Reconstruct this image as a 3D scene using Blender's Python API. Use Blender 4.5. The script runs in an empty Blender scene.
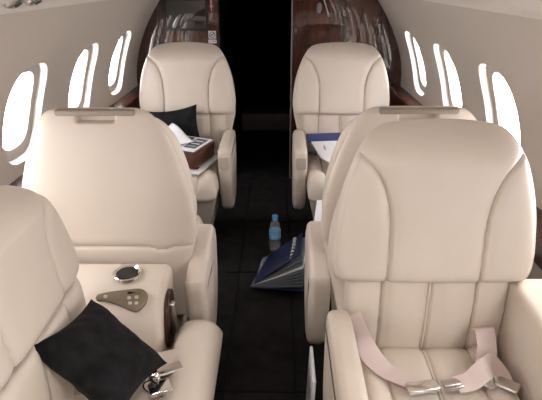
import bpy, bmesh, math, random
import numpy as np
from mathutils import Vector, Matrix, noise
random.seed(4)
SC = bpy.context.scene
COL = SC.collection
PI = math.pi

# ------------------------------------------------------------------ materials
def new_mat(name):
    m = bpy.data.materials.new(name); m.use_nodes = True
    nt = m.node_tree
    return m, nt, nt.nodes['Principled BSDF']

def mat(name, col, rough=.5, metal=0., coat=0., bump=0., scale=200., var=0., vscale=6., spec=None, sheen=0., detail=3.):
    m, nt, b = new_mat(name)
    b.inputs['Base Color'].default_value = (*col, 1)
    b.inputs['Roughness'].default_value = rough
    b.inputs['Metallic'].default_value = metal
    b.inputs['Coat Weight'].default_value = coat
    b.inputs['Coat Roughness'].default_value = .06
    if spec is not None: b.inputs['Specular IOR Level'].default_value = spec
    if sheen: b.inputs['Sheen Weight'].default_value = sheen
    tc = nt.nodes.new('ShaderNodeTexCoord')
    if bump:
        n = nt.nodes.new('ShaderNodeTexNoise'); n.inputs['Scale'].default_value = scale
        n.inputs['Detail'].default_value = detail
        nt.links.new(tc.outputs['Object'], n.inputs['Vector'])
        bp = nt.nodes.new('ShaderNodeBump'); bp.inputs['Strength'].default_value = bump
        bp.inputs['Distance'].default_value = .002
        nt.links.new(n.outputs['Fac'], bp.inputs['Height'])
        nt.links.new(bp.outputs['Normal'], b.inputs['Normal'])
    if var:
        n = nt.nodes.new('ShaderNodeTexNoise'); n.inputs['Scale'].default_value = vscale
        n.inputs['Detail'].default_value = 4
        nt.links.new(tc.outputs['Object'], n.inputs['Vector'])
        r = nt.nodes.new('ShaderNodeValToRGB')
        r.color_ramp.elements[0].position = .3; r.color_ramp.elements[1].position = .7
        r.color_ramp.elements[0].color = (*[c*(1-var) for c in col], 1)
        r.color_ramp.elements[1].color = (*[min(1, c*(1+var)) for c in col], 1)
        nt.links.new(n.outputs['Fac'], r.inputs['Fac'])
        nt.links.new(r.outputs['Color'], b.inputs['Base Color'])
    return m

def wood_mat(name, c0, c1, axis=(9, 9, 1.2), rough=.35, coat=1.):
    m, nt, b = new_mat(name)
    tc = nt.nodes.new('ShaderNodeTexCoord')
    mp = nt.nodes.new('ShaderNodeMapping'); mp.inputs['Scale'].default_value = axis
    nt.links.new(tc.outputs['Object'], mp.inputs['Vector'])
    n = nt.nodes.new('ShaderNodeTexNoise'); n.inputs['Scale'].default_value = 4
    n.inputs['Detail'].default_value = 8; n.inputs['Distortion'].default_value = 1.2
    nt.links.new(mp.outputs['Vector'], n.inputs['Vector'])
    r = nt.nodes.new('ShaderNodeValToRGB')
    r.color_ramp.elements[0].position = .35; r.color_ramp.elements[1].position = .68
    r.color_ramp.elements[0].color = (*c0, 1); r.color_ramp.elements[1].color = (*c1, 1)
    nt.links.new(n.outputs['Fac'], r.inputs['Fac'])
    nt.links.new(r.outputs['Color'], b.inputs['Base Color'])
    b.inputs['Roughness'].default_value = rough
    b.inputs['Coat Weight'].default_value = coat
    b.inputs['Coat Roughness'].default_value = .025; b.inputs['Coat IOR'].default_value = 1.75; b.inputs['Specular IOR Level'].default_value = .15
    return m

def glass_mat(name, tint=(1, 1, 1), refl=.1):
    m = bpy.data.materials.new(name); m.use_nodes = True
    nt = m.node_tree; nt.nodes.clear()
    o = nt.nodes.new('ShaderNodeOutputMaterial'); mx = nt.nodes.new('ShaderNodeMixShader')
    t = nt.nodes.new('ShaderNodeBsdfTransparent'); g = nt.nodes.new('ShaderNodeBsdfGlossy')
    t.inputs['Color'].default_value = (*tint, 1); g.inputs['Roughness'].default_value = .03
    lw = nt.nodes.new('ShaderNodeLayerWeight'); lw.inputs['Blend'].default_value = .25
    ml = nt.nodes.new('ShaderNodeMath'); ml.operation = 'MULTIPLY_ADD'
    ml.inputs[1].default_value = refl; ml.inputs[2].default_value = .03
    nt.links.new(lw.outputs['Facing'], ml.inputs[0]); nt.links.new(ml.outputs[0], mx.inputs['Fac'])
    nt.links.new(t.outputs[0], mx.inputs[1]); nt.links.new(g.outputs[0], mx.inputs[2])
    nt.links.new(mx.outputs[0], o.inputs['Surface'])
    return m

def emit_mat(name, col, s):
    m, nt, b = new_mat(name)
    b.inputs['Emission Color'].default_value = (*col, 1); b.inputs['Emission Strength'].default_value = s
    return m

M = {}
M['leather'] = mat('cream_leather', (.64, .565, .495), .42, bump=.12, scale=420, var=.03, vscale=5, spec=.4)
M['leather_arm'] = mat('armrest_leather', (.61, .535, .465), .45, bump=.12, scale=420, var=.03, vscale=5, spec=.4)
M['handle'] = mat('handle_leather', (.30, .255, .215), .5, bump=.12, scale=400)
M['leather_base'] = mat('base_leather', (.47, .41, .35), .5, bump=.12, scale=400, var=.04)
M['wall'] = mat('liner', (.53, .47, .42), .55, bump=.03, scale=500, var=.015, vscale=3)
M['ceiling'] = mat('ceiling_liner', (.66, .61, .56), .6, bump=.04, scale=400, var=.015)
M['reveal'] = mat('window_reveal', (.86, .84, .81), .5)
M['winframe'] = mat('window_shade_frame', (.40, .35, .315), .5)
M['wood'] = wood_mat('dark_cherry_veneer', (.022, .0055, .003), (.085, .021, .009), (9, 9, 1.0))
M['woodledge'] = wood_mat('ledge_veneer', (.020, .006, .004), (.060, .017, .010), (9, 1.0, 9), .4, .5)
M['carpet'] = mat('charcoal_carpet', (.013, .012, .012), .95, bump=.6, scale=500, var=.35, vscale=14, spec=.1)
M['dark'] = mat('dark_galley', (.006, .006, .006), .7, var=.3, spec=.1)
M['blackplastic'] = mat('black_plastic', (.012, .012, .013), .35)
M['blackfab'] = mat('black_velvet', (.007, .007, .008), .85, bump=.35, scale=260, var=.7, vscale=26, spec=.2, sheen=.02)
M['chrome'] = mat('chrome', (.82, .80, .78), .12, metal=1.)
M['steel'] = mat('brushed_steel', (.55, .52, .49), .28, metal=1.)
M['bronze'] = mat('bronze_panel', (.23, .19, .14), .38, metal=.7)
M['button'] = mat('button_plastic', (.50, .46, .40), .35, metal=.3)
M['lcd'] = mat('lcd_glass', (.02, .022, .02), .08)
M['screen'] = mat('screen_glass', (.010, .013, .013), .04, coat=1.)
M['screen'].node_tree.nodes['Principled BSDF'].inputs['Coat IOR'].default_value = 1.8
M['belt'] = mat('belt_webbing', (.58, .47, .45), .32, bump=.3, scale=700, spec=.6, sheen=.3)
M['paper'] = mat('white_paper', (.82, .84, .88), .6)
M['print'] = mat('dark_print', (.06, .065, .075), .5)
M['greyprint'] = mat('grey_print', (.38, .41, .46), .5)
M['redprint'] = mat('red_print', (.15, .010, .013), .5)
M['brownleather'] = mat('brown_leather', (.085, .032, .017), .4, bump=.2, scale=260, var=.15, vscale=12)
M['navy'] = mat('navy_cover', (.009, .014, .050), .4, bump=.1, scale=300, var=.1)
M['navygrey'] = mat('grey_cover', (.15, .165, .19), .5, var=.08)
M['blue'] = mat('blue_print', (.03, .055, .20), .45)
M['capblue'] = mat('bottle_cap_blue', (.10, .32, .62), .35)
M['labelblue'] = mat('bottle_label_blue', (.16, .40, .66), .4)
M['bottle'] = glass_mat('clear_bottle', (.90, .92, .94), .55)
_nt = M['bottle'].node_tree; _o = [n for n in _nt.nodes if n.type == 'OUTPUT_MATERIAL'][0]
_m0 = _o.inputs['Surface'].links[0].from_node; _d = _nt.nodes.new('ShaderNodeBsdfDiffuse'); _d.inputs['Color'].default_value = (.75, .78, .80, 1)
_mx = _nt.nodes.new('ShaderNodeMixShader'); _mx.inputs['Fac'].default_value = .13
_nt.links.new(_m0.outputs[0], _mx.inputs[1]); _nt.links.new(_d.outputs[0], _mx.inputs[2]); _nt.links.new(_mx.outputs[0], _o.inputs['Surface'])
M['glass'] = glass_mat('window_glass', refl=.12)
M['signwhite'] = mat('sign_white', (.62, .58, .57), .5)
M['pinkmark'] = mat('sign_pink', (.55, .25, .25), .5)
M['grey'] = mat('grey_plastic', (.20, .18, .17), .45)
M['sign_dim'] = mat('dim_letters', (.14, .12, .11), .5)
M['lamp'] = emit_mat('fill_lamp_diffuser', (1, .93, .86), 6.)  # glowing face of the added fill lamps
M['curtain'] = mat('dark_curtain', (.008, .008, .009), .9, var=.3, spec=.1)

# ------------------------------------------------------------------ helpers
def link(me, name, m=None, parent=None):
    o = bpy.data.objects.new(name, me); COL.objects.link(o)
    if m is not None: me.materials.append(m)
    if parent is not None: o.parent = parent
    return o

def tag(o, label, cat, group=None):
    o['label'] = label; o['category'] = cat
    if group: o['group'] = group
    return o

def thing(name, label, cat, loc=(0, 0, 0), rz=0, group=None):
    o = bpy.data.objects.new(name, None); COL.objects.link(o)
    o.location = loc; o.rotation_euler = (0, 0, rz); o.empty_display_size = .05
    return tag(o, label, cat, group)

def structure(o):
    o['kind'] = 'structure'; return o

def finish(bm, name, m=None, parent=None, angle=40, merge=1e-5):
    if merge: bmesh.ops.remove_doubles(bm, verts=bm.verts, dist=merge)
    bmesh.ops.recalc_face_normals(bm, faces=bm.faces)
    ca = math.radians(angle)
    for f in bm.faces: f.smooth = True
    for e in bm.edges:
        if len(e.link_faces) == 2 and e.calc_face_angle(0) > ca: e.smooth = False
    me = bpy.data.meshes.new(name); bm.to_mesh(me); bm.free()
    return link(me, name, m, parent)

def grid_faces(nx, nz, off=0, closed=False, flip=False):
    f = []
    for j in range(nz-1):
        for i in range(nx-(0 if closed else 1)):
            a = off+j*nx+i; b = off+j*nx+(i+1) % nx
            q = (a, b, b+nx, a+nx)
            f.append(q[::-1] if flip else q)
    return f

def from_arrays(name, verts, faces, m, parent, smooth=True, merge=True):
    bm = bmesh.new()
    vs = [bm.verts.new(v) for v in verts]
    for f in faces:
        try: bm.faces.new([vs[i] for i in f])
        except ValueError: pass
    return finish(bm, name, m, parent, angle=60 if smooth else 30, merge=1e-6 if merge else 0)

def interp(pts):
    """smooth 1-d interpolation through (x, y) points"""
    xs = np.array([p[0] for p in pts], float); ys = np.array([p[1] for p in pts], float)
    d = np.gradient(ys, xs)
    def f(x):
        x = np.clip(x, xs[0], xs[-1])
        k = np.clip(np.searchsorted(xs, x)-1, 0, len(xs)-2)
        h = xs[k+1]-xs[k]; t = (x-xs[k])/h
        return ((2*t**3-3*t**2+1)*ys[k]+(t**3-2*t**2+t)*h*d[k]+(-2*t**3+3*t**2)*ys[k+1]+(t**3-t**2)*h*d[k+1])
    return f

def pad(name, z0, z1, hw, yf, yb, m, parent, front=None, back=None, nx=120, nz=90, en=(9, 11), em=(2.6, 2.6), remap=None, xoff=None, dome=0):
    """upholstered pad: outline hw(z) across height, front surface yf(z), rear yb(z), rounded borders.
    front/back(x,z,u,v) give an extra inward displacement (seams, tufts)."""
    S = np.linspace(-1, 1, nx); U = .25*S+.75*np.sin(PI/2*S)
    W = np.linspace(-1, 1, nz); V = .25*W+.75*np.sin(PI/2*W)
    u, v = np.meshgrid(U, V)
    z = z0+(z1-z0)*(v+1)/2
    x = u*hw(z)
    E = np.clip(1-np.abs(u)**en[0], 0, 1)**(1/em[0])*np.clip(1-np.abs(v)**en[1], 0, 1)**(1/em[1])
    ym = (yf(z)+yb(z))/2; T = (yb(z)-yf(z))/2
    inner = np.clip(E*1.3, 0, 1)
    crown = .012*(1-u**2)
    yF = ym-T*E-crown*E
    yB = ym+T*E
    if front is not None: yF = yF+front(x, z, u, v)*inner
    if back is not None: yB = yB-back(x, z, u, v)*inner
    if xoff is not None: x = x+xoff(z)
    if dome: z = z+dome*np.clip((v-.2)/.8, 0, 1)**2*(1-np.abs(u)**2.2)
    A = np.stack([x, yF, z], -1).reshape(-1, 3); B = np.stack([x, yB, z], -1).reshape(-1, 3)
    P = np.concatenate([A, B])
    if remap: P = remap(P)
    F = grid_faces(nx, nz)+grid_faces(nx, nz, nx*nz, flip=True)
    return from_arrays(name, P.tolist(), F, m, parent)

def groove(d, depth=.006, s=.0035, wide=.004, ws=.018):
    return depth*np.exp(-(d/s)**2)+wide*np.exp(-(d/ws)**2)

def slab_bm(outline, t, r, frame, crown=0, bm=None, nr=4):
    """closed outline of 2-d points, thickness t, edge radius r; frame(a,b,c)->xyz, c across thickness"""
    bm = bm or bmesh.new()
    P = np.array(outline, float); n = len(P)
    r = min(r, .022)
    area = .5*np.sum(P[:, 0]*np.roll(P[:, 1], -1)-np.roll(P[:, 0], -1)*P[:, 1])
    if area < 0: P = P[::-1]
    tan = np.roll(P, -1, 0)-np.roll(P, 1, 0); tan /= np.linalg.norm(tan, axis=1)[:, None]+1e-12
    nor = np.stack([-tan[:, 1], tan[:, 0]], -1)   # inward
    def ring(ins, c):
        Q = P+nor*ins
        return [bm.verts.new(frame(q[0], q[1], c)) for q in Q]
    prof = []
    for k in range(nr+1):
        a = PI/2*k/nr
        prof.append((r*(1-math.cos(a)) if False else r*(1-math.sin(a)), -t/2+r*(1-math.cos(a))))
    prof = [(r*(1-math.sin(PI/2*k/nr)), -t/2+r*(1-math.cos(PI/2*k/nr))) for k in range(nr+1)]
    prof = prof+[(i, -c) for i, c in prof[::-1]]
    if crown: prof = [(r*2.4, -t/2-crown)]+[(r*1.6, -t/2-crown*.75)]+prof+[(r*1.6, t/2+crown*.75)]+[(r*2.4, t/2+crown)]
    rings = [ring(i, c) for i, c in prof]
    for a, b in zip(rings, rings[1:]):
        for i in range(n):
            bm.faces.new((a[i], a[(i+1) % n], b[(i+1) % n], b[i]))
    bm.faces.new(rings[0][::-1]); bm.faces.new(rings[-1])
    return bm

def rrect(w, h, r, n=6, cx=0, cy=0):
    p = []
    for k, (sx, sy) in enumerate(((1, 1), (-1, 1), (-1, -1), (1, -1))):
        for i in range(n+1):
            a = PI/2*k+PI/2*i/n
            p.append((cx+sx*(w/2-r)+r*math.cos(a), cy+sy*(h/2-r)+r*math.sin(a)))
    return p

def smooth_loop(pts, n=8):
    """closed Catmull-Rom"""
    out = []; P = [Vector(p) for p in pts]; m = len(P)
    for i in range(m):
        p0, p1, p2, p3 = P[i-1], P[i], P[(i+1) % m], P[(i+2) % m]
        for k in range(n):
            t = k/n
            out.append(tuple(.5*((2*p1)+(p2-p0)*t+(2*p0-5*p1+4*p2-p3)*t*t+(3*p1-p0-3*p2+p3)*t**3)))
    return out

def catmull(pts, n=10):
    P = [Vector(p) for p in pts]; out = []
    for i in range(len(P)-1):
        p0 = P[max(i-1, 0)]; p1 = P[i]; p2 = P[i+1]; p3 = P[min(i+2, len(P)-1)]
        for k in range(n):
            t = k/n
            out.append(.5*((2*p1)+(p2-p0)*t+(2*p0-5*p1+4*p2-p3)*t*t+(3*p1-p0-3*p2+p3)*t**3))
    out.append(P[-1]); return out

def box_bm(bm, c, s, bev=.003, rot=None, seg=2):
    mtx = Matrix.Translation(c) @ (rot.to_4x4() if rot else Matrix())
    r = bmesh.ops.create_cube(bm, size=1)
    vs = r['verts']
    for v in vs: v.co = Vector((v.co.x*s[0], v.co.y*s[1], v.co.z*s[2]))
    if bev:
        es = list({e for v in vs for e in v.link_edges})
        q = bmesh.ops.bevel(bm, geom=es, offset=bev, segments=seg, profile=.5, affect='EDGES')
        vs = list({v for f in q['faces'] for v in f.verts} | {v for v in vs if v.is_valid})
    for v in vs: v.co = mtx @ v.co
    return bm

def lathe_bm(bm, prof, c=(0, 0, 0), n=32, M4=None):
    rows = []
    for r, z in prof:
        row = []
        for i in range(n):
            a = 2*PI*i/n
            p = Vector((r*math.cos(a), r*math.sin(a), z))
            if M4: p = M4 @ p
            row.append(bm.verts.new(p+Vector(c)))
        rows.append(row)
    for a, b in zip(rows, rows[1:]):
        for i in range(n): bm.faces.new((a[i], a[(i+1) % n], b[(i+1) % n], b[i]))
    if prof[0][0] > 1e-4: bm.faces.new(rows[0][::-1])
    if prof[-1][0] > 1e-4: bm.faces.new(rows[-1])
    return bm

def tube_bm(bm, pts, r, n=8, rfun=None):
    rows = []; N = len(pts)
    for i, p in enumerate(pts):
        t = (pts[min(i+1, N-1)]-pts[max(i-1, 0)]).normalized()
        up = Vector((0, 0, 1)) if abs(t.z) < .9 else Vector((1, 0, 0))
        a = t.cross(up).normalized(); b = t.cross(a)
        rr = rfun(i/(N-1)) if rfun else r
        rows.append([bm.verts.new(p+a*rr*math.cos(2*PI*k/n)+b*rr*math.sin(2*PI*k/n)) for k in range(n)])
    for a, b in zip(rows, rows[1:]):
        for i in range(n): bm.faces.new((a[i], a[(i+1) % n], b[(i+1) % n], b[i]))
    bm.faces.new(rows[0][::-1]); bm.faces.new(rows[-1])
    return bm

def ribbon(name, ctrl, m, parent, width=.045, t=.0022, n=14):
    """belt strap: ctrl = [(point, width direction)]"""
    P = catmull([c[0] for c in ctrl], n); D = catmull([c[1] for c in ctrl], n)
    bm = bmesh.new(); rows = []
    for i, p in enumerate(P):
        tg = (P[min(i+1, len(P)-1)]-P[max(i-1, 0)]).normalized()
        w = (D[i]-tg*D[i].dot(tg)).normalized(); nn = tg.cross(w)
        row = []
        for a, b in ((-1, -1), (-.5, -1.15), (0, -1.2), (.5, -1.15), (1, -1), (1, 1), (.5, 1.15), (0, 1.2), (-.5, 1.15), (-1, 1)):
            row.append(bm.verts.new(p+w*a*width/2+nn*b*t/2))
        rows.append(row)
    for a, b in zip(rows, rows[1:]):
        for i in range(10): bm.faces.new((a[i], a[(i+1) % 10], b[(i+1) % 10], b[i]))
    bm.faces.new(rows[0][::-1]); bm.faces.new(rows[-1])
    return finish(bm, name, m, parent, 50)

def text_obj(name, body, size, loc, rot, m, parent=None, ext=.0006):
    cu = bpy.data.curves.new(name, 'FONT'); cu.body = body; cu.size = size; cu.extrude = ext
    cu.align_x = 'CENTER'; cu.align_y = 'CENTER'
    o = bpy.data.objects.new(name, cu); COL.objects.link(o)
    dg = bpy.context.evaluated_depsgraph_get()
    me = bpy.data.meshes.new_from_object(o.evaluated_get(dg))
    bpy.data.objects.remove(o)
    ob = link(me, name, m, parent); me.name = name
    ob.location = loc; ob.rotation_euler = rot
    return ob

# ------------------------------------------------------------------ cabin shell
Y0, Y1 = -1.15, 3.86
wall_prof = catmull([(.74, 0, 0), (.86, 0, .22), (.935, 0, .50), (.952, 0, .76), (.922, 0, .94), (.848, 0, 1.12), (.755, 0, 1.27), (.700, 0, 1.335)], 14)
cl = [0]
for a, b in zip(wall_prof, wall_prof[1:]): cl.append(cl[-1]+(b-a).length)
LT = cl[-1]
def PW(t):
    for k in range(len(cl)-1):
        if cl[k+1] >= t-1e-9:
            f = (t-cl[k])/(cl[k+1]-cl[k]); p = wall_prof[k].lerp(wall_prof[k+1], f)
            return p.x, p.z
    return wall_prof[-1].x, wall_prof[-1].z
def NW(t):
    a = PW(max(t-.01, 0)); b = PW(min(t+.01, LT))
    tx, tz = b[0]-a[0], b[1]-a[1]; L = math.hypot(tx, tz)
    return tz/L, -tx/L          # outward
def t_of_z(z):
    lo, hi = 0, LT
    for _ in range(40):
        mid = (lo+hi)/2
        if PW(mid)[1] < z: lo = mid
        else: hi = mid
    return lo

WT = t_of_z(.945); WH = .198; WW = .172          # window half sizes (with reveal)
CH, CW = .245, .215                              # cell half sizes
win_y = [-.62, .04, .70, 1.36, 2.02, 2.68, 3.34]
NS = 14
def sq_ring():
    p = []
    for i in range(NS): p.append((-1+2*i/NS, -1))
    for i in range(NS): p.append((1, -1+2*i/NS))
    for i in range(NS): p.append((1-2*i/NS, 1))
    for i in range(NS): p.append((-1, 1-2*i/NS))
    return p
SQ = sq_ring()
def sup(a, b, n=3.0):
    d = (abs(a)**n+abs(b)**n)**(1/n); return a/d, b/d
def wall_point(side, y, t, out=0):
    x, z = PW(t); nx, nz = NW(t)
    return (side*(x+nx*out), y, z+nz*out)

def build_wall(side, name):
    bm = bmesh.new()
    tb, tt = WT-CH, WT+CH
    low = [tb*i/16 for i in range(17)]; cellt = [tb+(tt-tb)*i/NS for i in range(NS+1)]
    high = [tt+(LT-tt)*i/10 for i in range(11)]
    def strip(ya, yb, ts):
        va = [bm.verts.new(wall_point(side, ya, t)) for t in ts]; vb = [bm.verts.new(wall_point(side, yb, t)) for t in ts]
        for i in range(len(ts)-1): bm.faces.new((va[i], vb[i], vb[i+1], va[i+1]))
    ycur = Y0
    for yc in win_y:
        if yc-CW > ycur+1e-4: strip(ycur, yc-CW, low[:-1]+cellt[:-1]+high)
        ys = [yc-CW+2*CW*i/NS for i in range(NS+1)]
        for a, b in zip(ys, ys[1:]): strip(a, b, low); strip(a, b, high)
        rings = []
        for k in (0, .35, .7, 1.):
            row = []
            for a, b in SQ:
                sa, sb = sup(a, b)
                row.append(bm.verts.new(wall_point(side, yc+(1-k)*a*CW+k*sa*WW, WT+(1-k)*b*CH+k*sb*WH)))
            rings.append(row)
        n = len(SQ)
        for r0, r1 in zip(rings, rings[1:]):
            for i in range(n): bm.faces.new((r0[i], r0[(i+1) % n], r1[(i+1) % n], r1[i]))
        ycur = yc+CW
    strip(ycur, Y1+.04, low[:-1]+cellt[:-1]+high)
    return structure(finish(bm, name, M['wall'], None, 50, 1e-4))
build_wall(-1, 'wall_left'); build_wall(1, 'wall_right')

wn = 0
for side in (-1, 1):
    for yc in win_y:
        wn += 1
        def rings_mesh(prof, name, m, parent=None):
            bm = bmesh.new(); rows = []
            for s, dep in prof:
                row = []
                for a, b in SQ:
                    sa, sb = sup(a, b)
                    row.append(bm.verts.new(wall_point(side, yc+sa*WW*s, WT+sb*WH*s, dep)))
                rows.append(row)
            n = len(SQ)
            for r0, r1 in zip(rows, rows[1:]):
                for i in range(n): bm.faces.new((r0[i], r0[(i+1) % n], r1[(i+1) % n], r1[i]))
            return finish(bm, name, m, parent, 50)
        w = rings_mesh([(1, 0), (.985, .003), (.962, .010), (.955, .018), (.950, .026), (.948, .034)], 'window_%d' % wn, M['reveal'])
        structure(w)
        f = rings_mesh([(.950, .032), (.936, .028), (.86, .027), (.78, .029), (.745, .032), (.738, .040), (.736, .050)], 'window_frame', M['winframe'], w)
        f2 = rings_mesh([(.737, .054), (.738, .058), (.740, .064), (.740, .070)], 'window_tunnel', M['winframe'], w)
        bm = bmesh.new()
        vs = [bm.verts.new(wall_point(side, yc+sup(a, b)[0]*WW*.740, WT+sup(a, b)[1]*WH*.740, .060)) for a, b in SQ]
        cv = bm.verts.new(wall_point(side, yc, WT, .060))
        for i in range(len(vs)): bm.faces.new((vs[i], vs[(i+1) % len(vs)], cv))
        finish(bm, 'window_pane', M['glass'], w)
        # sky portal: guides sampling of the daylight through this window
        ld = bpy.data.lights.new('daylight_portal', 'AREA'); ld.shape = 'RECTANGLE'; ld.size = .30; ld.size_y = .30
        lo = bpy.data.objects.new('daylight_portal', ld); COL.objects.link(lo)
        p = wall_point(side, yc, WT, .085); lo.location = p
        nx, nz = NW(WT)
        lo.rotation_euler = Vector((side*nx, 0, nz)).to_track_quat('Z', 'Y').to_euler()
        ld.cycles.is_portal = True

# ceiling
cp = [(.700, 1.335), (.685, 1.337), (.678, 1.350), (.655, 1.362), (.59, 1.380), (.52, 1.452), (.40, 1.525), (.20, 1.555), (0, 1.56)]
cp = cp+[(-x, z) for x, z in cp[:-1][::-1]]
bm = bmesh.new()
ys = [Y0, 1.0, 2.5, Y1+.04]
rows = [[bm.verts.new((x, y, z)) for x, z in cp] for y in ys]
for a, b in zip(rows, rows[1:]):
    for i in range(len(cp)-1): bm.faces.new((a[i], a[i+1], b[i+1], b[i]))
structure(finish(bm, 'ceiling', M['ceiling'], None, 35))

# floor
bm = bmesh.new()
box_bm(bm, (0, (Y0+6.4)/2, -.02), (1.7, 6.4-Y0, .04), 0)
structure(finish(bm, 'floor', M['carpet']))
# carpet joints across and along the aisle
bm = bmesh.new()
for y in (1.55, 2.42, 3.05): box_bm(bm, (0, y, .002), (.40, .012, .004), .001)
for x in (-.135, .135): box_bm(bm, (x, 1.6, .002), (.010, 4.2, .004), .001)
structure(finish(bm, 'trim_1', M['dark']))

# rear wall closing the cabin behind the camera
bm = bmesh.new()
full = [(p.x, p.z) for p in wall_prof]+cp[1:-1]+[(-p.x, p.z) for p in wall_prof[::-1]]
slab_bm(full, .03, .001, lambda a, b, c: (a, Y0-.015+c, b), bm=bm, nr=1)
structure(finish(bm, 'wall_back', M['wood'], None, 30))

# forward bulkhead: two veneered panels and a header round the dark opening
OPL, OPR, OPZ = -.345, .165, 1.47
def prof_right():
    return [(p.x, p.z) for p in wall_prof]+cp[1:8]
def clipz_x(pr, x):     # z of the cabin outline above x
    for (x0, z0), (x1, z1) in zip(pr, pr[1:]):
        if z0 > 1.2 and (x0-x)*(x1-x) <= 0 and abs(x0-x1) > 1e-6: return z0+(z1-z0)*(x-x0)/(x1-x0)
    return pr[-1][1]
pr = prof_right()
zr = clipz_x(pr, OPR); zl = clipz_x(pr, -OPL)
right_pts = [(OPR, 0)]+pr[:[i for i, p in enumerate(pr) if p[0] > OPR+.02 or p[1] < 1.2][-1]+1]+[(OPR, zr)]
left_pts = [(OPL, 0)]+[(-x, z) for x, z in pr[:[i for i, p in enumerate(pr) if p[0] > -OPL+.02 or p[1] < 1.2][-1]+1]]+[(OPL, zl)]
bm = bmesh.new()
for pts in (right_pts, left_pts):
    slab_bm(pts, .04, .002, lambda a, b, c: (a, Y1+.02+c, b), bm=bm, nr=1)
slab_bm([(OPL, OPZ), (OPR, OPZ), (OPR, zr), (0, 1.56), (OPL, zl)], .04, .001, lambda a, b, c: (a, Y1+.02+c, b), bm=bm, nr=1)
structure(finish(bm, 'wall_front', M['wood'], None, 30))
# door track edge on the right of the opening, dark edge on the left
bm = bmesh.new(); box_bm(bm, (OPR-.004, Y1+.005, .70), (.010, .05, 1.40), .003); structure(finish(bm, 'trim_2', M['grey']))
bm = bmesh.new(); box_bm(bm, (OPL+.004, Y1+.01, .735), (.010, .06, 1.47), .003); structure(finish(bm, 'trim_3', M['dark']))

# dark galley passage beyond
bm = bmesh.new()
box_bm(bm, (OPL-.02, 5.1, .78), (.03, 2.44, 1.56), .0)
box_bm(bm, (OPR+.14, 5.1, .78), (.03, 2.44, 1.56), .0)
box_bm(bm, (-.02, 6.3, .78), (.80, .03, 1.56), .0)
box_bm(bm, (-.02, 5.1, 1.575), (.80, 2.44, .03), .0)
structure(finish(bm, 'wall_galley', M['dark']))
bm = bmesh.new(); box_bm(bm, (-.04, 5.35, .085), (.50, .30, .17), .008)
structure(finish(bm, 'trim_4', M['grey']))
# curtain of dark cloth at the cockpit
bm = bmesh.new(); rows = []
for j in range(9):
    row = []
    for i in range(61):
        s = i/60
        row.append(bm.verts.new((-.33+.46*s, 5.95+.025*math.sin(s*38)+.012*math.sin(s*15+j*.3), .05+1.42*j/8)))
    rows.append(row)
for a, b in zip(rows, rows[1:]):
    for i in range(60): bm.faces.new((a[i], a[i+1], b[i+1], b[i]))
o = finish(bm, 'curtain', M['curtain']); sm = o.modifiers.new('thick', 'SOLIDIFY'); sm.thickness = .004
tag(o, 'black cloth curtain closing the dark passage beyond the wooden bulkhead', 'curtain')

# side ledges with veneer tops
for side, nm in ((-1, 'trim_5'), (1, 'trim_6')):
    bm = bmesh.new()
    sec = [(.965, .705), (.885, .705), (.865, .700), (.856, .685), (.856, .635), (.875, .600), (.93, .585), (.965, .60)]
    ya, yb = (1.52 if side < 0 else 1.33), Y1+.005
    ra = [bm.verts.new((side*x, ya, z)) for x, z in sec]; rb = [bm.verts.new((side*x, yb, z)) for x, z in sec]
    n = len(sec)
    for i in range(n): bm.faces.new((ra[i], ra[(i+1) % n], rb[(i+1) % n], rb[i]))
    bm.faces.new(ra[::-1]); bm.faces.new(rb)
    structure(finish(bm, nm, M['woodledge'], None, 35))

# ------------------------------------------------------------------ seats
pad_hw = interp([(.655, .272), (.70, .281), (.80, .278), (.89, .264), (.96, .244), (1.02, .219), (1.05, .200), (1.066, .185), (1.078, .166), (1.085, .142)])
def head_seam(z):
    zz = np.array([.655, .80, .88, .93, .97, 1.00, 1.03, 1.09]); xx = np.array([.130, .130, .136, .148, .167, .190, .225, .30])
    return np.interp(z, zz, xx)
head_seam_s = interp([(.655, .130), (.78, .129), (.87, .134), (.93, .150), (.97, .170), (1.00, .196), (1.03, .235), (1.09, .32)])

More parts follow.
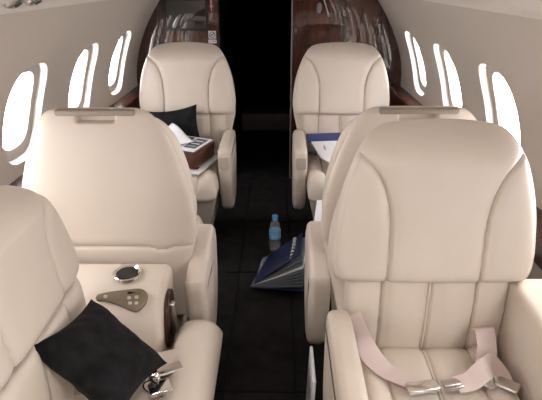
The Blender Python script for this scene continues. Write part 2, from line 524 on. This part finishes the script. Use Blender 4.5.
def build_seat(root, belts=None, arms=None, bw=.228, cw=.213, clen=.53, coff=0., lean=.12, roll=True, hz=(.655, 1.085), hs=1., st=1.073):
    R = lambda z: np.asarray(z, float)
    # upper back pad
    zn = lambda z: .655+(R(z)-hz[0])/(hz[1]-hz[0])*.43
    def yf(z): return -.012+lean*(R(z)-.66)+.085*np.clip((zn(z)-.985)/.10, 0, 1)**2
    def yb(z): return .085+.03*np.clip((R(z)-.7)/.3, 0, 1)+.0*R(z)
    def hfront(x, z, u, v):
        x = x/hs; z = zn(z); xs = head_seam_s(z); sl = np.clip((head_seam_s(z+.004)-head_seam_s(z-.004))/.008, 0, 6)
        d = (np.abs(x)-xs)/np.sqrt(1+sl**2)
        side = np.where(np.abs(x) > xs, 1., 0.)
        piping = groove(np.abs(1-np.abs(u))*.27-.012, .0025, .003, 0, 1)
        return groove(d, .011, .0040, .006, .018)+piping
    pad('headrest', hz[0], hz[1], lambda z: hs*pad_hw(zn(z)), yf, yb, M['leather'], root, front=hfront, nx=200, nz=110, en=(10, 14), dome=.011)
    # lower back with upright channels
    bh = lambda z: bw+0*R(z)
    def bfront(x, z, u, v):
        g = groove(x-.005, .008, .003, .012, .024)+groove(x+.005, .008, .003, 0, 1)
        for s in (-1, 1): g = g+groove(x-s*bw*.575, .011, .0038, .012, .024)
        return g-.010*np.sin(np.clip((z-.42)/.27, 0, 1)*PI)
    pad('backrest', .40, .69, bh, lambda z: .012+.03*(.69-R(z))*0+0*R(z)+.008, lambda z: .11+0*R(z), M['leather'], root, front=bfront, nx=190, nz=60, en=(14, 12), xoff=lambda z: coff+0*z)
    # rear shell
    shell_hw = interp([(.34, .225), (.50, .240), (.60, .262), (.66, .275), (.72, .276), (.80, .266), (.89, .242), (.96, .216), (1.02, .188), (1.045, .170), (1.060, .152), (1.068, .135), (1.073, .112)])
    zs = lambda z: .34+(R(z)-.34)*(1.073-.34)/(st-.34)
    def sb(x, z, u, v):
        z = zs(z)
        d = z-.640+.010*np.exp(-(x/.06)**8)*0
        notch = .013*np.exp(-((x+.165)/.028)**2)
        g = groove(z-.628+notch, .007, .0034, .003, .014)
        rec = .034/(1+np.exp(-(.054-np.abs(x))/.0022))/(1+np.exp(-(z-1.035)/.0014))/(1+np.exp(-(1.053-z)/.0016))
        return g+rec
    def syb(z):
        z = zs(z)
        return .155-.03*np.clip((.66-z)/.3, 0, 1)+.0*z-.02*np.clip((z-.80)/.27, 0, 1)**1.5
    sh = pad('back_shell', .34, st, lambda z: shell_hw(zs(z)), lambda z: .09+0*R(z), syb, M['leather'], root, back=sb, nx=130, nz=190, en=(7, 16), em=(2.4, 2.6))
    bm = bmesh.new()
    slab_bm(rrect(.236, .017, .007, 4), .030, .005, lambda a, b, c: (a, .127+c, st-.010+b), bm=bm)
    finish(bm, 'grab_handle', M['handle'], sh, 50)['label'] = 'taupe grab handle bar'
    # seat cushion
    def cf(x, z, u, v):
        # here z runs along depth (0 back .. clen front) and the displaced face is the top
        g = groove(x-.005, .007, .003, .006, .02)+groove(x+.005, .007, .003, 0, 1)
        fl = .62
        for s in (-1, 1): g = g+groove(x-s*(cw*(.60-.06*(z/clen))), .010, .0038, .008, .02)
        if roll: g = g+groove(z-clen*.66, .006, .0035, .010, .025)
        return g+.012*np.sin(np.clip(z/clen, 0, 1)*PI)-.020*np.exp(-((np.abs(x)-cw*.82)/.05)**2)-.018*np.exp(-((z-clen*.86)/.07)**2)
    def rm(P):
        Q = np.empty_like(P); Q[:, 0] = P[:, 0]+coff; Q[:, 1] = .03-P[:, 2]; Q[:, 2] = .455-P[:, 1]-.012
        return Q
    pad('seat_cushion', 0, clen, lambda z: cw+0*R(z), lambda z: 0*R(z)+.03*np.clip((R(z)-clen*.9)/(clen*.1), 0, 1)**2, lambda z: .13+0*R(z), M['leather'], root, front=cf, nx=190, nz=90, en=(12, 14), em=(2.4, 2.2), remap=rm)
    # base and pedestal
    bm = bmesh.new()
    w1, w2 = cw-.01, cw-.055
    secs = [(.085, w2, -clen+.15), (.12, w2, -clen+.14), (.28, w1-.01, -clen+.07), (.335, w1, -clen+.05)]
    rows = []
    for z, w, yfr in secs:
        rows.append([bm.verts.new((coff+a, b+.0, z)) for a, b in rrect(2*w, .02-yfr, .03, 5, 0, (.05+yfr)/2)])
    for a, b in zip(rows, rows[1:]):
        for i in range(len(a)): bm.faces.new((a[i], a[(i+1) % len(a)], b[(i+1) % len(a)], b[i]))
    bm.faces.new(rows[0][::-1]); bm.faces.new(rows[-1])
    finish(bm, 'seat_base', M['leather_base'], root, 50)
    bm = bmesh.new()
    box_bm(bm, (coff, -clen/2+.06, .043), (2*w2-.06, clen-.16, .085), .006)
    finish(bm, 'pedestal', M['blackplastic'], root)
    # armrests
    for A in (arms or []):
        ax, t, pts = A['x'], A['t'], A['pts']
        bm = bmesh.new()
        slab_bm(pts if A.get('poly') else smooth_loop(pts, 7), t, t*.36, lambda a, b, c: (ax+c, a, b), crown=0 if A.get('poly') else .004, bm=bm, nr=5)
        ar = finish(bm, 'armrest', M['leather_arm'], root, 50)
        if 'cap' in A:
            y, z, h = A['cap']
            bm = bmesh.new()
            slab_bm(rrect(t*.82, h, .006, 3), .012, .003, lambda a, b, c: (ax+a, y+c, z+b), bm=bm)
            finish(bm, 'end_cap', M['leather_base'], ar, 50)

def arm_fwd(top=.59, y0=.03, y1=-.40, low=.30):
    return [(y0, top-.03), (y0-.03, top), (y0-.15, top+.006), (y1+.08, top+.002), (y1+.015, top-.012), (y1, top-.05), (y1+.005, top-.13), (y1+.03, .36),
            (y1+.10, low-.08), (y1+.20, low-.13), (y0-.09, low-.10), (y0-.01, low), (y0+.005, .45)]
def arm_back():     # arms of the seats that show their backs
    return [(.235, .535), (.20, .560), (.05, .60), (-.04, .612), (-.09, .595), (-.115, .55), (-.115, .45), (-.09, .34), (-.02, .24), (.09, .20), (.16, .24), (.20, .34), (.225, .45)]

GRP = 'cream leather cabin seats'
X_IN = .248
# far pair, facing the camera
far = []
for name_x, lab in ((-.470, 'cream leather seat below the wall screen, facing aft, holding black cushion and magazines'),
                    (.438, 'cream leather seat before the right wooden bulkhead panel, facing aft, with blue-topped brochure')):
    r = thing('passenger_seat', lab, 'seat', (name_x, 3.08, 0), 0, GRP)
    s = 1 if name_x < 0 else -1
    build_seat(r, hz=(.678, 1.070), hs=1.01, arms=[dict(x=s*X_IN, t=.066, pts=arm_fwd(), cap=(-.405, .515, .065)), dict(x=-s*X_IN, t=.066, pts=arm_fwd(), cap=(-.405, .515, .065))])
    far.append(r)
# middle pair, backs to the camera
mid = []
for name_x, yy, lab in ((-.475, 1.66, 'cream leather seat on the left showing its smooth back and grab handle'),
                        (.482, 1.69, 'cream leather seat hidden behind the near right seat, only handle and armrest showing')):
    r = thing('passenger_seat', lab, 'seat', (name_x, yy, 0), PI, GRP)
    s = -1 if name_x < 0 else 1      # inboard side in the turned frame
    build_seat(r, hz=(.655, 1.056), hs=.95, arms=[dict(x=s*.278, t=.066, pts=arm_back()), dict(x=-s*.27, t=.066, pts=arm_fwd(.59, .12, -.25))])
    mid.append(r)
# near right seat, facing the camera
near = thing('passenger_seat', 'large near cream leather seat on the right with unbuckled seat belt across its cushion', 'seat', (.485, 1.245, 0), 0, GRP)
def round_poly(P, rad, n=6):
    out = []
    for i in range(len(P)):
        p = Vector(P[i]); a = (Vector(P[i-1])-p); b = (Vector(P[(i+1) % len(P)])-p)
        A_, B_ = p+a.normalized()*rad, p+b.normalized()*rad
        for k in range(n+1):
            t = k/n; out.append(tuple(A_*(1-t)**2+p*2*t*(1-t)+B_*t*t))
    return out
out_arm = round_poly([(.06, .655), (-.10, .652), (-.50, .588), (-.50, .36), (.06, .36)], .035)
build_seat(near, hz=(.660, 1.078), hs=.97, arms=[dict(x=-.250, t=.066, pts=arm_fwd(.575, .02, -.44)), dict(x=.318, t=.190, pts=out_arm, poly=True)], roll=False)
# side seat on the left, facing the aisle
side = thing('passenger_seat', 'side-facing cream leather seat in the left foreground with black cushion leaning on it', 'seat', (-.445, .945, .005), PI/2, GRP)
build_seat(side, arms=[], bw=.302, cw=.30, clen=.34, coff=-.0, lean=.16, roll=False, hz=(.715, .995), st=.975)
def rmb(P):
    Q = np.empty_like(P); Q[:, 0] = P[:, 2]; Q[:, 1] = P[:, 0]-.270; Q[:, 2] = .47-P[:, 1]
    return Q
pad('cushion_bolster', -.40, .43, lambda z: .068+0*np.asarray(z), lambda z: .0*np.asarray(z), lambda z: .16+0*np.asarray(z), M['leather'], side, nx=50, nz=70, en=(3, 12), em=(2.2, 2.2), remap=rmb)

# seat belt of the near seat (parts of the seat; local frame: front = -y)
def V(*a): return Vector(a)
b1 = ribbon('seat_belt', [(V(-.215, -.005, .560), V(.85, 0, .5)), (V(-.200, -.035, .535), V(.80, -.25, .5)), (V(-.172, -.080, .492), V(.75, .45, .40)), (V(-.135, -.115, .466), V(.65, .75, .1)), (V(-.095, -.142, .462), V(.5, .9, 0)), (V(-.065, -.160, .461), V(.35, .95, 0))], M['belt'], near, .056)
bm = bmesh.new()
slab_bm(rrect(.085, .036, .006, 3), .013, .004, lambda a, b, c: (-.050+a*.98-b*.20, -.180+b*.98+a*.20, .466+c), bm=bm)
finish(bm, 'belt_buckle', M['chrome'], b1)
bm = bmesh.new()
slab_bm(rrect(.05, .024, .004, 3), .008, .003, lambda a, b, c: (.025+a*.98-b*.20, -.168+b*.98+a*.20, .470+c), bm=bm)
tube_bm(bm, [V(.0, -.192, .471), V(.02, -.196, .473), V(.05, -.182, .471)], .004)
finish(bm, 'belt_tongue', M['steel'], b1)
b2 = ribbon('seat_belt', [(V(.035, -.175, .470), V(0, 1, .1)), (V(.075, -.168, .476), V(0, 1, .2)), (V(.120, -.140, .492), V(.1, .85, .45)), (V(.150, -.110, .484), V(.3, .8, .3)), (V(.170, -.112, .466), V(.6, .6, 0)), (V(.166, -.145, .460), V(.8, .3, 0))], M['belt'], near, .054)
b3 = ribbon('seat_belt', [(V(.150, .010, .505), V(1, 0, .1)), (V(.152, -.022, .530), V(1, .1, .1)), (V(.150, -.060, .505), V(1, .1, 0)), (V(.145, -.085, .474), V(1, -.2, .0)), (V(.140, -.110, .462), V(.9, -.3, 0)), (V(.143, -.140, .460), V(.9, -.2, 0))], M['belt'], near, .054)
bm = bmesh.new()
slab_bm(rrect(.055, .040, .006, 3), .010, .004, lambda a, b, c: (.170+a*.8+b*.6, -.170+b*.8-a*.6, .466+c), bm=bm)
lathe_bm(bm, [(.018, -.004), (.022, 0), (.018, .004), (.012, .004), (.010, 0)], (.128, -.158, .470), 20, Matrix.Rotation(.5, 4, 'X'))
finish(bm, 'belt_buckle', M['steel'], b3)
# belts of the side seat: two metal buckles beside the cushion, short webbing
s1 = ribbon('seat_belt', [(V(.09, .000, .475), V(1, 0, .2)), (V(.10, -.04, .478), V(1, .2, .2)), (V(.11, -.09, .472), V(1, .2, .1)), (V(.12, -.13, .466), V(1, .1, 0))], M['belt'], side, .045)
bm = bmesh.new()
slab_bm(rrect(.036, .072, .006, 3), .016, .005, lambda a, b, c: (.160+a*.85-b*.5, -.225+b*.85+a*.5, .475+c), bm=bm)
finish(bm, 'belt_buckle', M['steel'], s1)
bm = bmesh.new()
slab_bm(rrect(.046, .060, .006, 3), .014, .004, lambda a, b, c: (.095+a*.9-b*.4, -.215+b*.9+a*.4, .474+c), bm=bm)
lathe_bm(bm, [(.020, -.02), (.020, .02), (.016, .02), (.016, -.02), (.020, -.02)], (.118, -.19, .476), 20, Matrix.Rotation(PI/2, 4, 'Y'))
finish(bm, 'belt_tongue', M['chrome'], s1)
# belts on the far pair
f1 = ribbon('seat_belt', [(V(.175, .02, .49), V(0, .4, 1)), (V(.18, -.03, .515), V(0, .5, 1)), (V(.185, -.08, .50), V(.2, .6, .6)), (V(.165, -.13, .47), V(.5, .8, .2)), (V(.14, -.17, .464), V(.7, .7, 0))], M['belt'], far[0], .042)
f2 = ribbon('seat_belt', [(V(-.18, .02, .49), V(0, .4, 1)), (V(-.185, -.05, .50), V(0, .6, .8)), (V(-.165, -.12, .47), V(-.5, .8, .2)), (V(-.14, -.16, .464), V(-.7, .7, 0))], M['belt'], far[1], .042)
bm = bmesh.new(); box_bm(bm, (-.17, -.13, .485), (.05, .05, .012), .004); finish(bm, 'belt_buckle', M['blackplastic'], f2)

# ------------------------------------------------------------------ armrest console beside the side seat
con = thing('armrest_console', 'cream leather armrest console with chrome cup holder and bronze control panel', 'console', (-.27, 1.365, -.008))
# cross-section in (y,z), runs along x from the wall to the aisle end
sec = [(.115, .10), (.115, .575), (.105, .596), (.085, .604), (.04, .602), (.0, .592), (-.045, .570), (-.085, .535), (-.108, .49), (-.115, .44), (-.115, .10)]
secs = catmull([(0, a, b) for a, b in sec[1:-1]], 5)
loop = [(.115, .10)]+[(p.y, p.z) for p in secs]+[(-.115, .10)]
bm = bmesh.new()
slab_bm(loop, .50, .022, lambda a, b, c: (-.25+c, a, b), bm=bm, nr=6)
finish(bm, 'body', M['leather'], con, 50)
bm = bmesh.new()
rm_ = Matrix.Rotation(.0, 4, 'X')
lathe_bm(bm, [(.030, -.002), (.036, .004), (.040, .007), (.043, .005), (.044, -.001)], (-.124, .035, .603), 36, Matrix.Rotation(.09, 4, 'X'))
cup = finish(bm, 'cup_holder', M['chrome'], con)
bm = bmesh.new()
lathe_bm(bm, [(.0001, .0015), (.018, .0018), (.0325, .003)], (-.124, .035, .603), 30, Matrix.Rotation(.09, 4, 'X'))
finish(bm, 'cup_well', M['blackplastic'], cup)
# control panel: a bronze teardrop on the sloping face
pn = Vector((0, -.66, .75)).normalized(); pu = Vector((1, 0, 0)); pv = pn.cross(pu)
pc = Vector((-.120, -.055, .565))
def pf(a, b, c): return tuple(pc+pu*a+pv*b+pn*c)
tear = smooth_loop([(-.070, .012), (-.045, .020), (.0, .026), (.045, .030), (.066, .020), (.068, -.004), (.050, -.027), (.030, -.028), (-.005, -.014), (-.045, -.003), (-.068, -.002)], 6)
bm = bmesh.new(); slab_bm([(a*1.06, b*1.15) for a, b in tear], .020, .003, pf, bm=bm)
panel = finish(bm, 'control_panel', M['bronze'], con)
for a, b in ((-.048, .009), (.022, .006), (.043, .008), (.026, -.010), (.045, -.010)):
    bm = bmesh.new(); slab_bm(rrect(.011, .010, .003, 3), .006, .002, lambda x, y, c: pf(a+x, b+y, .009+c), bm=bm)
    finish(bm, 'button', M['button'], panel)
bm = bmesh.new(); slab_bm(rrect(.040, .009, .002, 3), .004, .001, lambda x, y, c: pf(.034+x, .021+y, .008+c), bm=bm)
finish(bm, 'display', M['lcd'], panel)
# veneer and latch on the aisle end
bm = bmesh.new(); slab_bm(smooth_loop([(-.075, .42), (-.072, .50), (-.045, .55), (.0, .565), (.04, .54), (.045, .46), (.03, .40), (-.03, .385)], 5), .014, .004, lambda a, b, c: (.004+c, a, b), bm=bm)
wd = finish(bm, 'veneer_panel', M['woodledge'], con)
bm = bmesh.new(); slab_bm(rrect(.026, .11, .010, 4, -.005, .475), .018, .005, lambda a, b, c: (.014+c, a, b), bm=bm)
finish(bm, 'latch', M['steel'], wd)

# ------------------------------------------------------------------ cushions
def pillow(name, label, w, h, T, mtx, group=None, seed=0):
    nx = ny = 44
    bm = bmesh.new(); rows = {}
    for sgn in (1, -1):
        for j in range(ny):
            for i in range(nx):
                u = math.sin(PI/2*(-1+2*i/(nx-1))); v = math.sin(PI/2*(-1+2*j/(ny-1)))
                x = u*w/2*(1-.13*(1-v*v)); y = v*h/2*(1-.13*(1-u*u))
                e = max(0, (1-u**4)*(1-v**4))
                th = T/2*e**.72
                nz_ = .010*noise.noise(Vector((x*14+seed, y*14, sgn*3)))+.004*noise.noise(Vector((x*40+seed, y*34, sgn*3)))
                rows[(sgn, i, j)] = bm.verts.new(mtx @ Vector((x, y, sgn*(th)+nz_*e**.3)))
    for sgn in (1, -1):
        for j in range(ny-1):
            for i in range(nx-1):
                bm.faces.new([rows[(sgn, *k)] for k in ((i, j), (i+1, j), (i+1, j+1), (i, j+1))])
    o = finish(bm, name, M['blackfab'], None, 75, 1e-5)
    return tag(o, label, 'cushion', group)
def frame_from(c, ex, ey):
    ex = Vector(ex).normalized(); ey = Vector(ey); ey = (ey-ex*ey.dot(ex)).normalized(); ez = ex.cross(ey)
    m = Matrix((ex, ey, ez)).transposed().to_4x4(); m.translation = c
    return m
# on the side seat: leaning corner-up against the back
pillow('throw_cushion', 'black throw cushion leaning on the side-facing seat in left foreground', .262, .250, .11,
       frame_from((-.356, 1.024, .590), (.185, -.065, -.135), (-.045, -.215, .02)), None, 1)
pillow('throw_cushion', 'black throw cushion standing behind the magazines on the far left seat', .29, .27, .085,
       frame_from((-.525, 2.995, .603), (.36, .0, .055), (-.02, .05, .26)), None, 7)

# ------------------------------------------------------------------ things on the far seats
def sheet_box(name, m, c, size, rot, parent=None, bev=.0015):
    bm = bmesh.new(); box_bm(bm, c, size, bev, rot.to_matrix() if rot else None)
    return finish(bm, name, m, parent)
from mathutils import Euler
# magazine lying on the cushion edge
mg = sheet_box('magazine', M['paper'], (-.41, 2.77, .485), (.22, .29, .010), Euler((.02, .03, -.30)))
tag(mg, 'white magazine with red cover print lowest in the pile on far left seat', 'magazine')
for dx, dy, w, h in ((.03, -.10, .05, .03), (-.02, -.06, .09, .03)):
    sheet_box('cover_print', M['redprint'], (-.41+dx, 2.77+dy, .4908), (w, h, .001), Euler((.02, .03, -.30)), mg, 0)
# brown leather case
br = Euler((.0, .04, -.32))
case = thing('document_case', 'brown leather document case under the brochures on far left seat', 'case')
sheet_box('case_body', M['brownleather'], (-.425, 2.775, .538), (.20, .25, .080), br, case, .008)
sheet_box('case_lid', M['brownleather'], (-.425, 2.775, .584), (.205, .255, .014), br, case, .005)
# brochure with dark printed bands
bro = sheet_box('brochure', M['paper'], (-.425, 2.775, .595), (.19, .24, .005), br)
tag(bro, 'open brochure with grey and dark printed bands lying on the brown case', 'brochure')
for k, (dx, dy, w, h, mm) in enumerate(((.045, .01, .07, .17, 'print'), (-.03, -.05, .055, .12, 'greyprint'), (.045, .05, .05, .012, 'paper'), (.045, .0, .05, .012, 'paper'), (.045, -.045, .05, .012, 'greyprint'), (-.03, .07, .06, .06, 'print'))):
    p = br.to_matrix() @ Vector((dx, dy, .0030+.0004*k))
    sheet_box('printed_band', M[mm], Vector((-.425, 2.775, .595))+p, (w, h, .0006), br, bro, 0)
# loose sheet, curled
bm = bmesh.new(); rows = []
for j in range(13):
    row = []
    for i in range(11):
        u, v = i/10-.5, j/12-.5
        p = Vector((u*.15, v*.22, .612+.045*(u+.5)**2*(v+.5)+.012*math.sin(v*5)))
        p = Matrix.Rotation(.75, 3, 'Z') @ p
        row.append(bm.verts.new(p+Vector((-.515, 2.81, 0))))
    rows.append(row)
for a, b in zip(rows, rows[1:]):
    for i in range(10): bm.faces.new((a[i], a[i+1], b[i+1], b[i]))
o = finish(bm, 'paper_sheet', M['paper']); sm = o.modifiers.new('thick', 'SOLIDIFY'); sm.thickness = .0012
tag(o, 'loose curled white sheet on top of the pile on far left seat', 'paper')

# brochure folder on the far right seat
fr_ = frame_from((.398, 2.885, .538), (1, .06, .02), (0, .27, .075))
fol = thing('brochure_folder', 'white brochure with navy blue top band lying on the far right seat', 'brochure')
bm = bmesh.new(); slab_bm([(-.155, .15), (.155, .15), (.155, -.15), (-.06, -.15), (-.10, -.10)], .008, .002, lambda a, b, c: tuple(fr_ @ Vector((a, b, c))), bm=bm, nr=2)
finish(bm, 'cover', M['paper'], fol, 30)
bm = bmesh.new(); slab_bm(rrect(.312, .085, .003, 2, 0, .112), .011, .002, lambda a, b, c: tuple(fr_ @ Vector((a, b, c+.001))), bm=bm, nr=2)
finish(bm, 'top_band', M['blue'], fol, 30)
bm = bmesh.new(); slab_bm(smooth_loop([(-.075, .0), (-.068, .03), (-.060, .0), (-.068, -.03)], 4), .002, .0005, lambda a, b, c: tuple(fr_ @ Vector((a, b, c+.0042))), bm=bm, nr=1)
finish(bm, 'emblem', M['greyprint'], fol, 30)

# papers on the middle right seat, seen beside its back
pp = thing('document_stack', 'white papers in a dark sleeve on the hidden middle right seat', 'papers')
sheet_box('paper_pages', M['paper'], (.325, 2.06, .500), (.20, .28, .012), Euler((0, -.05, -.12)), pp)
sheet_box('sleeve', M['navygrey'], (.335, 2.05, .488), (.20, .29, .006), Euler((0, -.05, -.12)), pp)
# folded white newspaper tucked between the near right seat and the aisle
np_ = thing('newspaper', 'folded white newspaper standing on the floor beside the near right seat', 'newspaper')
sheet_box('folded_pages', M['paper'], (.172, 1.34, .155), (.010, .17, .31), Euler((0, .03, .0)), np_, .003)
sheet_box('front_page', M['greyprint'], (.165, 1.34, .155), (.002, .12, .22), Euler((0, .03, .0)), np_, 0)

# ------------------------------------------------------------------ bottle
bt = thing('water_bottle', 'clear plastic water bottle with blue cap standing in the dark aisle', 'bottle', (.052, 2.665, 0))
bm = bmesh.new()
lathe_bm(bm, [(.0001, .003), (.022, .002), (.029, .006), (.0315, .015), (.0315, .05), (.0295, .056), (.0315, .062), (.0315, .115), (.030, .120), (.0315, .126), (.031, .140), (.025, .165), (.016, .185), (.0135, .19), (.0135, .198)], n=36)
finish(bm, 'bottle_body', M['bottle'], bt, 40)
bm = bmesh.new(); lathe_bm(bm, [(.0322, .078), (.0326, .080), (.0326, .126), (.0322, .128)], n=36)
lb = finish(bm, 'label', M['labelblue'], bt, 60)
bm = bmesh.new(); slab_bm(rrect(.026, .016, .005, 3), .003, .001, lambda a, b, c: (a, -.0332+.0*c+(a*a)*14, .098+b), bm=bm, nr=1)
finish(bm, 'label_patch', M['signwhite'], lb)
bm = bmesh.new(); lathe_bm(bm, [(.0165, .188), (.0170, .190), (.0170, .208), (.0150, .213), (.0001, .214)], n=28)
finish(bm, 'cap', M['capblue'], bt, 40)
bt.scale = (1, 1, 1.02)

# ------------------------------------------------------------------ navy binder lying open-edged on the aisle floor
bd = thing('binder', 'navy blue folder of papers leaning in the aisle against the middle right seat', 'folder', (0, 0, 0))
hA, hB = Vector((-.075, 2.235, .022)), Vector((.005, 2.545, .022))     # spine on the floor, left
def leaf(name, tip, t, m, L=.27, sc=1., off=0.):
    ex = (Vector(tip)).normalized(); ey = (hB-hA)
    F = frame_from((hA+hB)/2+ex*(L/2+off), ex, ey)
    bm = bmesh.new(); slab_bm(rrect(L, ey.length*sc, .008, 3), t, min(.0015, t*.4), lambda a, b, c: tuple(F @ Vector((a, b, c))), bm=bm, nr=2)
    return finish(bm, name, m, bd, 30)
leaf('front_cover', (.220, .0, .165), .005, M['navy'], .275)
leaf('back_cover', (.240, -.06, .020), .005, M['navy'], .275)
for k in range(8):
    f = k/7
    leaf('page_bundle', (.232, -.05+.04*f, .035+.105*f), .009, M['paper'] if k in (5, ) else M['navygrey'], .255+.012*f, .97, .006)
F = frame_from(Vector((.145, 2.38, .155)), (.03, .30, 0.0), (.02, 0, .2))
for k in range(7):
    bm = bmesh.new()
    lathe_bm(bm, [(.006, -.004), (.009, -.004), (.009, .004), (.006, .004), (.006, -.004)], tuple(F @ Vector((-.12+.036*k, .012, 0))), 12, Matrix.Rotation(PI/2, 4, 'X'))
    finish(bm, 'spiral_ring', M['signwhite'], bd)

# ------------------------------------------------------------------ on the bulkhead
yb_ = Y1
mon = thing('monitor', 'flat wall screen in a black bezel on the left wooden bulkhead panel', 'screen', (-.568, yb_-.001, 1.190))
bm = bmesh.new(); slab_bm(rrect(.300, .212, .006, 3), .022, .004, lambda a, b, c: (a, -.011+c, b), bm=bm); finish(bm, 'bezel', M['blackplastic'], mon)
bm = bmesh.new(); slab_bm(rrect(.268, .180, .003, 3), .004, .001, lambda a, b, c: (a, -.0225+c, b+.002), bm=bm); finish(bm, 'display', M['screen'], mon)
# red arrow sign
rs = thing('warning_sign', 'narrow dark red sign with pale downward arrow beside the wall screen', 'sign', (-.394, yb_-.001, 1.262))
bm = bmesh.new(); slab_bm(rrect(.040, .115, .003, 3), .004, .001, lambda a, b, c: (a, -.002+c, b), bm=bm); finish(bm, 'plate', M['redprint'], rs)
bm = bmesh.new(); box_bm(bm, (0, -.0045, .014), (.006, .001, .075), 0); box_bm(bm, (0, -.0045, -.018), (.020, .001, .006), 0); box_bm(bm, (0, -.0045, -.034), (.004, .001, .022), 0)
finish(bm, 'arrow_mark', M['signwhite'], rs)
# no smoking sign
ns = thing('no_smoking_sign', 'small square white no smoking sign on the wood left of the opening', 'sign', (-.394, yb_-.001, 1.058))
bm = bmesh.new(); slab_bm(rrect(.054, .052, .003, 3), .003, .001, lambda a, b, c: (a, -.0015+c, b), bm=bm); finish(bm, 'plate', M['signwhite'], ns)
bm = bmesh.new()
ring = [Vector((.019*math.cos(2*PI*i/28), -.0035, .019*math.sin(2*PI*i/28))) for i in range(29)]
tube_bm(bm, ring, .0027, 6)
tube_bm(bm, [Vector((-.013, -.0035, -.013)), Vector((0, -.0035, 0)), Vector((.013, -.0035, .013))], .0026, 6)
finish(bm, 'ban_ring', M['print'], ns)
bm = bmesh.new(); box_bm(bm, (-.001, -.0035, .001), (.022, .001, .005), 0, Matrix.Rotation(.25, 3, 'Y')); finish(bm, 'cigarette_mark', M['print'], ns)
pl = thing('placard', 'tiny white lettered placard directly below the no smoking sign', 'sign', (-.394, yb_-.001, 1.013))
bm = bmesh.new(); slab_bm(rrect(.058, .026, .002, 3), .003, .001, lambda a, b, c: (a, -.0015+c, b), bm=bm); finish(bm, 'plate', M['signwhite'], pl)
bm = bmesh.new()
for k, x in enumerate((-.016, -.004, .006, .016)): box_bm(bm, (x, -.0034, .001), (.006, .001, .010 if k % 2 else .014), 0)
finish(bm, 'lettering', M['greyprint'], pl)
# coat hook with a bent metal bar
ck = thing('coat_hook', 'thin bent metal rod with oval grey base high on right bulkhead', 'hook', (.345, yb_-.003, 1.25))
bm = bmesh.new(); slab_bm(smooth_loop([(0, .034), (.016, .024), (.018, -.01), (.006, -.036), (-.012, -.030), (-.016, .01)], 5), .020, .007, lambda a, b, c: (a, -.010+c, b-.012), bm=bm); finish(bm, 'base', M['grey'], ck)
bm = bmesh.new(); tube_bm(bm, catmull([V(-.005, -.02, .115), V(.010, -.03, .07), V(.035, -.035, .025), V(.050, -.035, -.02), V(.062, -.03, -.055), V(.066, -.02, -.062)], 8), .0045, 8); finish(bm, 'rod', M['steel'], ck)
bm = bmesh.new(); lathe_bm(bm, [(.0001, -.02), (.009, -.018), (.010, 0), (.009, .018), (.0001, .02)], (.066, -.018, -.064), 16, Matrix.Rotation(PI/2, 4, 'X')); finish(bm, 'knob', M['grey'], ck)
# dim sign on the step in the passage
es = text_obj('exit_sign', 'EXIT', .055, (-.045, 4.42, .0025), (.0, 0, 0), M['sign_dim'])
tag(es, 'dim grey EXIT lettering low in the dark passage floor', 'sign')

# ------------------------------------------------------------------ ceiling fittings
def cz(x): return float(np.interp(x, [p[0] for p in cp[::-1]], [p[1] for p in cp[::-1]]))
for k, (x, y, lab) in enumerate(((-.620, 1.46, 'small dark air nozzle in the ceiling edge above the left windows, nearer one'), (-.612, 1.57, 'small dark air nozzle in the ceiling edge above the left windows, farther one'))):
    av = thing('air_vent', lab, 'vent', (x, y, cz(x)), 0, 'ceiling air nozzles')
    R4 = Matrix.Rotation(-.55, 4, 'Y')
    bm = bmesh.new(); lathe_bm(bm, [(.012, -.010), (.020, -.010), (.030, -.004), (.032, .004)], n=24, M4=R4); finish(bm, 'ring', M['steel'], av)
    bm = bmesh.new(); lathe_bm(bm, [(.0001, -.014), (.010, -.013), (.013, -.008), (.013, .004)], n=20, M4=R4); finish(bm, 'nozzle', M['blackplastic'], av)
# unseen fill lamps, added along the ceiling to brighten the cabin
for y in (-.6, .35):
    dl = thing('fill_lamp', 'flat round fill lamp added out of view on the aft ceiling' if y < 0 else 'flat round fill lamp added out of view over the aisle, nearer the middle', 'lamp', (0, y, 1.555), 0, 'added fill lamps')
    bm = bmesh.new(); lathe_bm(bm, [(.13, .004), (.135, -.012), (.12, -.018), (.115, -.014)], n=32); finish(bm, 'rim', M['steel'], dl)
    bm = bmesh.new(); lathe_bm(bm, [(.0001, -.020), (.08, -.018), (.118, -.012)], n=32); finish(bm, 'diffuser', M['lamp'], dl)
    ld = bpy.data.lights.new('fill_lamp_light', 'AREA'); ld.shape = 'DISK'; ld.size = .22; ld.energy = 5; ld.color = (1, .93, .86)
    lo = bpy.data.objects.new('fill_lamp_light', ld); COL.objects.link(lo); lo.location = (0, y, 1.53)

# ------------------------------------------------------------------ daylight, camera, view
w = bpy.data.worlds.new('World'); SC.world = w; w.use_nodes = True
bg = w.node_tree.nodes['Background']; bg.inputs['Color'].default_value = (1, .985, .98, 1); bg.inputs['Strength'].default_value = 19.5

F = 530.
cam = bpy.data.cameras.new('camera'); co = bpy.data.objects.new('camera', cam); COL.objects.link(co)
cam.sensor_width = 36; cam.lens = F/542*36; cam.clip_start = .02
co.location = (.06, 0, 1.43); co.rotation_euler = (PI/2-math.radians(22.82), 0, math.radians(.65))
SC.camera = co
vs = SC.view_settings
vs.view_transform = 'Standard'; vs.look = 'None'; vs.gamma = 1; vs.use_curve_mapping = False; vs.exposure = -.12
SC.cycles.max_bounces = 10; SC.cycles.diffuse_bounces = 7; SC.cycles.transparent_max_bounces = 12
SC.cycles.sample_clamp_indirect = 6; SC.cycles.caustics_reflective = False; SC.cycles.caustics_refractive = False
SC.cycles.use_denoising = True
